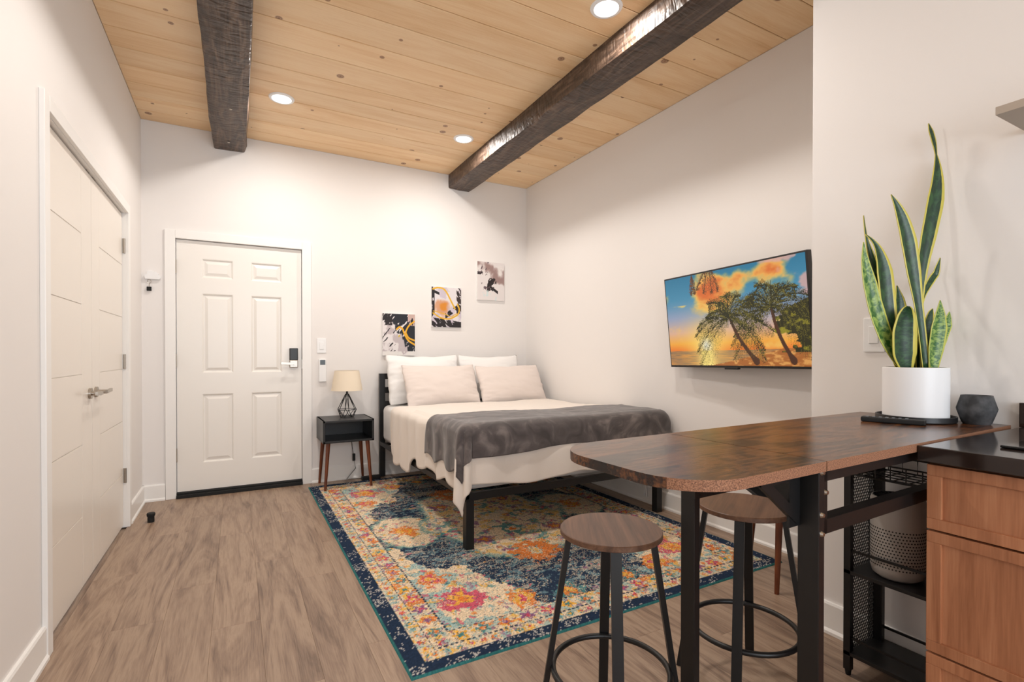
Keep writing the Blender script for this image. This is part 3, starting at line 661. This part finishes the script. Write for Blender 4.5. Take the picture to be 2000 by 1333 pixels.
# ------------------------------------------------------------------ television
def tv_image(nx, ny):
    S, Tq = np.meshgrid(np.linspace(0, 1, nx), np.linspace(0, 1, ny)); A = 16/9
    c = np.zeros(S.shape+(3,)); hz = .16
    t = np.clip((Tq-hz)/(1-hz), 0, 1)
    sky = [(0, (238, 120, 44)), (.10, (246, 170, 66)), (.25, (222, 176, 150)), (.45, (150, 160, 186)), (.7, (70, 140, 172)), (1, (36, 118, 152))]
    for k in range(3): c[..., k] = np.interp(t, [q[0] for q in sky], [q[1][k] for q in sky])
    cl = (fbm(S*6, Tq*5, 3, 5)-.5)*1.7+.45+.85*np.exp(-((S-.40)/.22)**2-((Tq-.78-.25*(S-.36))/.20)**2)+.55*np.exp(-((S-.70)/.26)**2-((Tq-.90)/.16)**2)
    m = ss(.66, 1.08, cl); c = mixc(c, (246, 194, 96), m); c = mixc(c, (222, 108, 48), ss(.92, 1.45, cl+.2*(Tq-.7))); c = mixc(c, (226, 170, 160), ss(.55, .7, fbm(S*8, Tq*9, 8))*(S > .72)*(Tq > .6)*.8)
    c = mixc(c, (244, 206, 110), ss(.62, .75, fbm(S*7, Tq*14, 15))*(Tq > .4)*(Tq < .68)*.8)
    ds = np.hypot((S-.32)*A, Tq-.22); c = mixc(c, (255, 216, 110), np.exp(-(ds/.26)**2)); c = mixc(c, (255, 250, 224), np.exp(-(ds/.075)**2))
    sea = Tq < hz; wv = fbm(S*14, Tq*120, 21)
    sc = mixc(np.zeros(c.shape)+np.array((120, 100, 84), float), (230, 150, 70), wv*1.2-.1); sc = mixc(sc, (255, 226, 130), np.exp(-((S-.32)/.06)**2)*.9+np.exp(-((S-.34)/.2)**2)*.35)
    c = np.where(sea[..., None], sc, c)
    beach = (Tq < np.clip((S-.36)*.34, 0, .165)+(fbm(S*20, Tq*20, 4)-.5)*.012); bc = mixc(np.zeros(c.shape)+np.array((172, 102, 48), float), (222, 158, 86), ss(.45, .7, fbm(S*30, Tq*40, 6)))
    c = np.where(beach[..., None], bc, c)
    bush = fbm(S*11, Tq*11, 31); bm_ = (S > .80)*(Tq > .13)*(Tq < .52+(S-.85)*.6)*(bush > .42-(S-.86)*1.6)
    bcq = mixc(np.zeros(c.shape)+np.array((44, 42, 18), float), (150, 140, 40), ss(.5, .72, fbm(S*34, Tq*34, 33))); c = np.where((bm_ > 0)[..., None], bcq, c)
    def stroke(pts, wds, col, cols2=None):
        for (px, py), wd in zip(pts, wds):
            i0, i1 = int((px-wd)*nx)-1, int((px+wd)*nx)+2; j0, j1 = int((py-wd*A)*ny)-1, int((py+wd*A)*ny)+2
            i0, j0 = max(i0, 0), max(j0, 0)
            if i1 <= i0 or j1 <= j0 or i0 >= nx or j0 >= ny: continue
            sl = (slice(j0, j1), slice(i0, i1)); m = np.hypot(S[sl]-px, (Tq[sl]-py)/A) < wd
            c[sl] = np.where(m[..., None], np.array(col, float), c[sl])
    r = random.Random(4)
    def frond(cx, cy, ang, ln, droop, col, hi, lw=.0017):
        prev = []
        for k in range(34):
            u = k/33; x = cx+math.cos(ang)*ln*u; y = cy+(math.sin(ang)*ln*u-droop*u*u)*A; prev.append((x, y))
            for sgn in (-1, 1):
                ll = ln*.36*math.sin(math.pi*(.15+.78*u))*r.uniform(.7, 1.15)
                ty_ = math.sin(ang)-2*droop/ln*u; tn = math.hypot(math.cos(ang), ty_) or 1; tx_, ty_ = math.cos(ang)/tn, ty_/tn
                ex, ey = x+ll*(.62*tx_-sgn*.55*ty_), y+A*ll*(.62*ty_+sgn*.55*tx_-.38)
                q = np.linspace(0, 1, 14); stroke([(x+(ex-x)*a, y+(ey-y)*a) for a in q], [lw]*14, hi if r.random() < .3 else col)
        stroke(prev, [.0032]*len(prev), col)
    def palm(base, crown, w0, w1, ln, n):
        q = np.linspace(0, 1, 120); stroke([(base[0]+(crown[0]-base[0])*a-.02*math.sin(a*math.pi), base[1]+(crown[1]-base[1])*a) for a in q], [w0+(w1-w0)*a+.008*max(0, .12-a)/.12 for a in q], (78, 46, 30))
        for k in range(n):
            a = -.5+k*(math.pi+1.0)/(n-1)+r.uniform(-.08, .08); frond(crown[0], crown[1], a, ln*r.uniform(.85, 1.1), ln*.55, (42, 42, 20), (118, 108, 40))
    for a in (-1.9, -1.5, -1.2, -2.3): frond(.43+.06*a/2, 1.04, a, .13, .02, (84, 54, 34), (150, 92, 46), .0009)
    for a in (-1.7, -1.4): frond(.24, 1.0, a, .10, .02, (84, 54, 34), (150, 92, 46), .0009)
    palm((.90, .05), (.79, .56), .012, .009, .28, 15); palm((.675, .045), (.51, .50), .013, .008, .26, 15)
    return np.clip(c, 0, 255)
k_ = 1.1
tvc = Vector((2.364*k_, 1.858*k_, CAM_H+(1.339-CAM_H)*k_)); tw, thh = .957*k_, .555*k_
tv = thing('television', tvc, 'wall-mounted television showing palm trees at a beach sunset', 'television')
ya, ti, ro = math.radians(-94.32), math.radians(5.57), math.radians(.67)
rt = Vector((math.cos(ya), math.sin(ya), 0)); nn = Vector((math.sin(ya), -math.cos(ya), 0)); u2 = Vector((0, 0, math.cos(ti)))+nn*math.sin(ti)
rt2 = rt*math.cos(ro)+u2*math.sin(ro); u3 = u2*math.cos(ro)-rt*math.sin(ro); nf = rt2.cross(u3)      # nf points to the viewer
R3 = Matrix((rt2, u3, nf)).transposed().to_4x4(); tv.rotation_euler = R3.to_euler()
obj('housing', B().box(-tw/2, tw/2, -thh/2, thh/2, -.035, 0, .003).box(-tw*.36, tw*.36, -thh*.38, thh*.25, -.065, -.03, .004), M_blackwood, tv, world=False)
g, h = np.meshgrid(np.linspace(-tw/2+.010, tw/2-.010, 340), np.linspace(-thh/2+.014, thh/2-.010, 190))
scr = grid_mesh('screen', np.stack([g, h, np.full_like(g, .0012)], -1), M_screen, tv, color=tv_image(340, 190)); scr.location = (0, 0, 0)
obj('sensor_bump', B().box(-.055, .045, -thh/2-.010, -thh/2+.004, -.02, .002, .002), M_blackwood, tv, world=False)
wallz = R3.inverted() @ (Vector((XR, tvc.y, tvc.z))-tvc)
obj('wall_mount', B().box(-.10, .10, -.12, .12, -.07, -.05), M_black, tv, world=False)
mt = obj('mount_arm', B().bar(tvc-nf*.06, (XR-.01, tvc.y-.05, tvc.z), .05, .03, (0, 0, 1)).box(XR-.014, XR, tvc.y-.15, tvc.y+.05, tvc.z-.14, tvc.z+.14), M_black)
mt.parent = tv; mt.matrix_parent_inverse = (Matrix.Translation(tvc) @ R3).inverted()

# ------------------------------------------------------------------ kitchen: cabinet, counter, shelf
CYE = .603
cab = thing('base_cabinet', (1.8, -.2, 0), 'reddish maple base cabinet with shaker drawers under the dark counter', 'cabinet')
obj('carcass', B().box(1.522, XN, -1.2, CYE, .10, .872).box(1.58, XN, -1.2, CYE, 0, .10), M_cab, cab)
def shaker(name, y0, y1, z0, z1):
    d = obj(name, B().box(1.506, 1.522, y0, y1, z0, z1), M_cab, cab); s = .030
    for nm, a in (('rail', (y0, y1, z1-s*.9, z1)), ('rail', (y0, y1, z0, z0+s*.9)), ('stile', (y0, y0+s, z0+s*.9, z1-s*.9)), ('stile', (y1-s, y1, z0+s*.9, z1-s*.9))):
        obj(nm, B().box(1.498, 1.507, *a, .0015), M_cab, d)
for y0, y1 in ((.150, CYE-.002), (-.305, .146), (-.76, -.309), (-1.2, -.764)):
    shaker('drawer', y0, y1, .709, .868); shaker('cabinet_door', y0, y1, .407, .704); shaker('drawer', y0, y1, .105, .402)
tag(obj('countertop', B().box(1.474, XN, -1.2, .611, .876, .914, .002), M_stone), 'polished dark brown stone countertop on the maple cabinet', 'countertop')
tag(obj('backsplash', B().box(XN-.02, XN, -1.2, .611, .915, .99, .002), M_stone), 'low dark stone backsplash strip along the wall', 'backsplash')
ck = thing('cooktop', (1.8, .25, .914), 'black glass cooktop set on the dark counter', 'cooktop')
obj('glass', B().box(1.61, 2.06, -.12, .50, .9145, .921, .002), M_glassblack, ck)
sh = tag(obj('wall_shelf', B().box(1.885, XN, -.9, .60, 1.815, 1.838, .0015), M_taupe), 'thin taupe wall shelf above the counter at the right edge', 'shelf')

# ------------------------------------------------------------------ bar table
tb = thing('bar_table', (1.05, .60, 0), 'rustic brown folding bar table with black steel frame', 'table', rz=math.radians(1.7))
def rrect(x0, x1, y0, y1, r):
    pts = []
    for cx, cy, a0 in ((x0+r, y0+r, math.pi), (x0+r, y1-r, math.pi/2)):
        pts += [(cx+r*math.cos(a0+s*math.pi/2*k/10), cy+r*math.sin(a0+s*math.pi/2*k/10)) for s in (1,) for k in range(11)] if a0 == math.pi else [(cx+r*math.cos(a0+math.pi/2*k/10), cy+r*math.sin(a0+math.pi/2*k/10)) for k in range(11)]
    a = pts[:11]; c = pts[11:]            # lower-left arc (pi..3pi/2), upper-left arc (pi/2..pi)
    return c+a+[(x1, y0), (x1, y1)]
TZ0, TZ1 = .897, .918
def top_piece(name, pts):
    o = obj(name, B().prism(pts, TZ0, TZ1), M_top, tb, world=False); o.data.materials.append(M_chip)
    for p in o.data.polygons:
        if abs(p.normal.z) < .5 and p.normal.y < -.5: p.material_index = 1
top_piece('drop_leaf', rrect(-.385, .018, 0, .425, .13)); top_piece('fixed_top', [(.0205, 0), (1.066, 0), (1.066, .425), (.0205, .425)])
for ly in (.016, .335): obj('leg', B().box(.020, .042, ly, ly+.045, 0, TZ0-.001, .002), M_black, tb, world=False)
for ly in (.020, .336):
    obj('upper_rail', B().box(.042, 1.06, ly, ly+.03, .868, TZ0-.001), M_black, tb, world=False)
    obj('lower_rail', B().box(.042, 1.06, ly, ly+.03, .755, .786), M_black, tb, world=False)
    obj('side_bracket', B().box(.042, .060, ly, ly+.03, .755, .897), M_black, tb, world=False)
for ly in (.016, .335): obj('wall_leg', B().box(1.03, 1.055, ly, ly+.045, 0, TZ0-.001, .002), M_black, tb, world=False)
obj('cross_rail', B().box(.020, .042, .06, .33, .84, .87), M_black, tb, world=False)
for by in (.055, .30):
    obj('folding_bracket', B().box(-.12, .018, by, by+.006, .868, .895).box(-.02, .019, by, by+.006, .77, .895).bar((-.115, by+.003, .880), (.010, by+.003, .785), .010, .022, (0, 1, 0)), M_black, tb, world=False)
for x_, y_, z_ in ((.051, .019, .845), (.031, .016, .89), (.031, .016, .80), (.031, .016, .76), (-.085, .056, .882)):
    obj('bolt', B().cone((x_, y_+.001, z_), (x_, y_-.005, z_), .007, .004, 12), M_steel, tb, world=False, smooth=True)

# ------------------------------------------------------------------ stools
def stool(loc, rz, label):
    t = thing('bar_stool', loc, label, 'stool', 'round backless bar stools', rz)
    obj('seat', B().lathe([(0, .603), (.147, .603), (.150, .605), (.150, .618), (.148, .620), (0, .620)], 64), M_stool, t, world=False, smooth=True)
    for k in range(4):
        a = k*math.pi/2; c, s = math.cos(a), math.sin(a)
        obj('leg', B().bar((c*.122, s*.122, .603), (c*.215, s*.215, 0), .030, .016, (-s, c, 0)), M_black, t, world=False)
    rr = .122+(.215-.122)*(1-.2/.597)-.012
    obj('foot_ring', B().tube([(rr*math.cos(a), rr*math.sin(a), .20) for a in np.linspace(0, math.tau, 49)[:-1]], .009, 10, True), M_black, t, world=False, smooth=True)
    return t
stool((.978, 1.176, 0), math.atan2(1.175, .985)+.12, 'round wooden bar stool standing free left of the table leg')
stool((1.535, 1.14, 0), math.atan2(1.14, 1.535)-.10, 'round wooden bar stool tucked under the bar table')

# ------------------------------------------------------------------ slim cart and purifier
CX0, CX1, CY0_, CY1_ = 1.895, 2.100, .655, 1.005
ct = thing('utility_cart', (2.0, .83, 0), 'slim black metal utility cart with mesh side under the table', 'cart')
for x_ in (CX0, CX1-.022):
    for y_ in (CY0_, CY1_-.022):
        p = obj('post', B().box(x_, x_+.022, y_, y_+.022, .02, .80), M_black, ct); obj('foot', B().lathe([(0, 0), (.008, 0), (.011, .02), (0, .02)], 12, (x_+.011, y_+.011, 0)), M_rubber, p)
for z in (.085, .375): obj('shelf', B().box(CX0, CX1, CY0_, CY1_, z-.012, z), M_blackwood, ct)
for z in (.13, .44):
    for x_ in (CX0+.008, CX1-.012): obj('guard_rail', B().box(x_, x_+.006, CY0_+.02, CY1_-.02, z, z+.008), M_black, ct)
for z in (.06, .36, .792): obj('cross_bar', B().box(CX0+.02, CX1-.02, CY1_-.016, CY1_-.006, z, z+.01), M_black, ct)
b = B(); pit = .011; x0, x1, z0, z1 = CX0+.022, CX1-.022, .075, .79
for sgn in (1, -1):
    k = -60
    while k < 140:
        pts = []
        for zz in (0, 1): pass
        # strand z = z0 + k*pit*1.9 + sgn*(x-x0)*1.9
        f_ = lambda xx: z0+k*pit*1.9+sgn*(xx-x0)*1.9
        xa, xb = x0, x1
        za, zb = f_(xa), f_(xb)
        if min(za, zb) < z1 and max(za, zb) > z0:
            def clip(xx, zz):
                if zz < z0: return (xx+(z0-zz)/(1.9*sgn), z0)
                if zz > z1: return (xx+(z1-zz)/(1.9*sgn), z1)
                return (xx, zz)
            (xa, za), (xb, zb) = clip(xa, za), clip(xb, zb)
            if xb-xa > .003: b.bar((xa, CY1_-.011, za), (xb, CY1_-.011, zb), .0022, .0022, (0, 1, 0))
        k += 1
tag(obj('mesh_panel', b, M_black, ct), kind='stuff')
b = B()
for z in (.715, .765): b.tube([(CX0+.01, CY0_+.01, z), (CX1-.01, CY0_+.01, z), (CX1-.01, CY1_-.03, z), (CX0+.01, CY1_-.03, z)], .003, 6, True)
for yy in np.linspace(CY0_+.03, CY1_-.05, 7): b.tube([(CX0+.01, yy, .765), (CX0+.01, yy, .715), (CX1-.01, yy, .715), (CX1-.01, yy, .765)], .002, 6)
for xx in np.linspace(CX0+.04, CX1-.04, 4): b.tube([(xx, CY0_+.01, .713), (xx, CY1_-.03, .713)], .002, 6)
obj('wire_basket', b, M_black, ct)
pc = (1.990, .880, .375)
pu = thing('air_purifier', pc, 'silver cylindrical air purifier with a dotted grille on the cart', 'air purifier')
obj('body', B().lathe([(0, 0), (.056, 0), (.072, .012), (.078, .035), (.078, .262), (.074, .275), (.070, .276)], 48, pc), M_purifier, pu, smooth=True)
obj('top_vent', B().lathe([(.071, .275), (.066, .272), (.045, .266), (.025, .264), (0, .264)], 48, pc), M_rubber, pu, smooth=True)
b = B()
for k in range(28): a = k*math.tau/28; b.bar((pc[0]+.027*math.cos(a), pc[1]+.027*math.sin(a), pc[2]+.268), (pc[0]+.067*math.cos(a), pc[1]+.067*math.sin(a), pc[2]+.275), .003, .003, (0, 0, 1))
obj('vent_fins', b, M_black, pu)
b = B()
for j in range(13):
    for k in range(52):
        a = (k+.5*(j % 2))*math.tau/52; z = .045+j*.0105; d = Vector((math.cos(a), math.sin(a), 0)); p = Vector(pc)+Vector((0, 0, z))+d*.0778
        if d.x*.92+d.y*.4 > .5: continue
        b.cone(p, p+d*.0008, .0026, n=6)
tag(obj('grille_dots', b, M_rubber, pu), kind='stuff')

# ------------------------------------------------------------------ things on the table
def dirr(u, v):
    a, p = math.radians(YAW), math.radians(PITCH)
    r = Vector((math.cos(a), -math.sin(a), 0)); fw = Vector((math.sin(a)*math.cos(p), math.cos(a)*math.cos(p), -math.sin(p))); up = r.cross(fw)
    return fw+r*((u-1000)/F_PX)-up*((v-698.7)/F_PX), r, fw, up
PC = Vector((1.985, .830, TZ1)); PR = .0890
pl = thing('potted_snake_plant', PC, 'tall snake plant in a white cylinder pot on the table', 'plant')
SA = .014
obj('saucer', B().lathe([(0, 0), (.104, 0), (.108, .004), (.108, .020), (.104, .020), (.102, .008), (0, .008)], 56, PC), M_blackwood, pl, smooth=True)
obj('pot', B().lathe([(0, .0085), (PR-.004, .0085), (PR, .0125), (PR, .176), (PR-.002, .178), (PR-.009, .178), (PR-.009, .15), (0, .15)], 64, PC), M_pot, pl, smooth=True)
obj('soil', B().lathe([(0, .158), (PR-.0095, .155)], 40, PC), M_soil, pl)
def leaf(path, mat, off=0, twist=0):
    """path: (u, v, width in px) from base to tip as seen in the photo; depth is the pot's, plus off metres"""
    path = np.array(path, float); k = np.linspace(0, len(path)-1, 34)
    sm = np.stack([np.interp(k, range(len(path)), path[:, c]) for c in range(3)], 1)
    for c in range(2):
        e = sm[:, c].copy(); sm[2:-2, c] = np.convolve(np.pad(e, 2, 'edge'), np.ones(5)/5, 'valid')[2:-2]
    depth0 = (PC-Vector((0, 0, CAM_H))).dot(dirr(1000, 698.7)[2]); n = len(sm); P = np.zeros((n, 7, 3)); UV = np.zeros((n, 7, 2))
    for i, (u, v, wd) in enumerate(sm):
        d, r, fw, up = dirr(u, v); dep = depth0+off*(1 if i else 1)*(.35+.65*i/n)
        c = Vector((0, 0, CAM_H))+d*dep
        if c.x > XN-.02: c.x = XN-.02
        a, b_ = sm[max(i-1, 0)], sm[min(i+1, n-1)]; tx, ty = b_[0]-a[0], -(b_[1]-a[1]); l = math.hypot(tx, ty) or 1
        side = (r*(ty/l)-up*(tx/l)); ang = twist*(i/n-.3); side = side*math.cos(ang)+fw*math.sin(ang); hw = max(wd, .6)*dep/F_PX/2
        for j in range(7):
            q = (j-3)/3; p = c+side*(q*hw)+fw*(hw*.35*(q*q)*-1+.15*hw)
            P[i, j] = (min(p.x, XN-.004), p.y, p.z); UV[i, j] = (j/6, i/n)
    o = grid_mesh('leaf', P, mat, pl, uv=UV); m = o.modifiers.new('thickness', 'SOLIDIFY'); m.thickness = .0022; return o
leaf([(1795, 722, 12), (1792, 640, 13), (1797, 540, 19), (1812, 460, 30), (1827, 390, 33), (1832, 340, 20), (1829, 300, 4), (1824, 275, 9), (1818, 255, 9), (1814, 241, 1)], M_leaf, .05)
leaf([(1809, 722, 15), (1802, 660, 15), (1793, 590, 18), (1783, 530, 28), (1774, 470, 31), (1762, 425, 24), (1751, 398, 12), (1741, 380, 1)], M_leaf, -.03)
leaf([(1766, 722, 8), (1752, 706, 16), (1731, 664, 27), (1711, 610, 30), (1697, 550, 26), (1689, 510, 15), (1687, 473, 1)], M_leaf2, -.02)
leaf([(1768, 722, 14), (1757, 702, 18), (1740, 650, 26), (1732, 580, 32), (1727, 530, 34), (1719, 495, 22), (1708, 472, 9), (1690, 457, 1)], M_leaf, .0, .5)
leaf([(1762, 735, 10), (1744, 690, 14), (1723, 610, 18), (1712, 545, 20), (1703, 505, 15), (1692, 465, 5), (1687, 421, 1)], M_leaf, .05)
leaf([(1770, 722, 24), (1764, 694, 46), (1764, 650, 48), (1769, 620, 38), (1773, 604, 22), (1774, 599, 8)], M_leaf, -.06)
leaf([(1766, 722, 16), (1759, 660, 26), (1759, 615, 28), (1757, 585, 18), (1752, 558, 2)], M_leaf, .02)
leaf([(1822, 722, 18), (1827, 680, 30), (1833, 640, 31), (1836, 612, 18), (1837, 587, 1)], M_leaf2, -.03)
leaf([(1822, 722, 10), (1840, 662, 18), (1850, 636, 17), (1857, 620, 10), (1863, 610, 1)], M_leaf2, .03)
leaf([(1806, 722, 18), (1808, 670, 26), (1813, 635, 22), (1818, 612, 12), (1822, 603, 1)], M_leaf, .04)
leaf([(1788, 722, 9), (1790, 640, 9), (1801, 580, 9), (1818, 548, 14), (1834, 527, 12), (1849, 506, 1)], M_leaf, .06)
leaf([(1775, 722, 14), (1780, 690, 20), (1786, 660, 16), (1788, 635, 2)], M_leaf, .03)
b = B(); bp = (2.055, .694, TZ1)
tag(obj('clay_vessel', b.lathe([(0, 0), (.033, 0), (.037, .006), (.049, .044), (.050, .050), (.040, .086), (.039, .091), (.035, .091), (.034, .086), (0, .078)], 48, bp), M_bowl, smooth=True), 'small faceted charcoal clay vessel beside the plant pot', 'vessel')
rm = thing('tv_remote', (1.845, .832, TZ1), 'slim black remote control lying by the plant saucer', 'remote', rz=math.atan2(.767-.923, 1.905-1.850))
obj('body', B().box(-.083, .083, -.019, .019, .001, .016, .004), M_rubber, rm, world=False)
for k in range(7):
    for s_ in (-.009, 0, .009): obj('button', B().box(-.07+k*.017, -.062+k*.017, s_-.003, s_+.003, .0155, .0175), M_grey, rm, world=False)
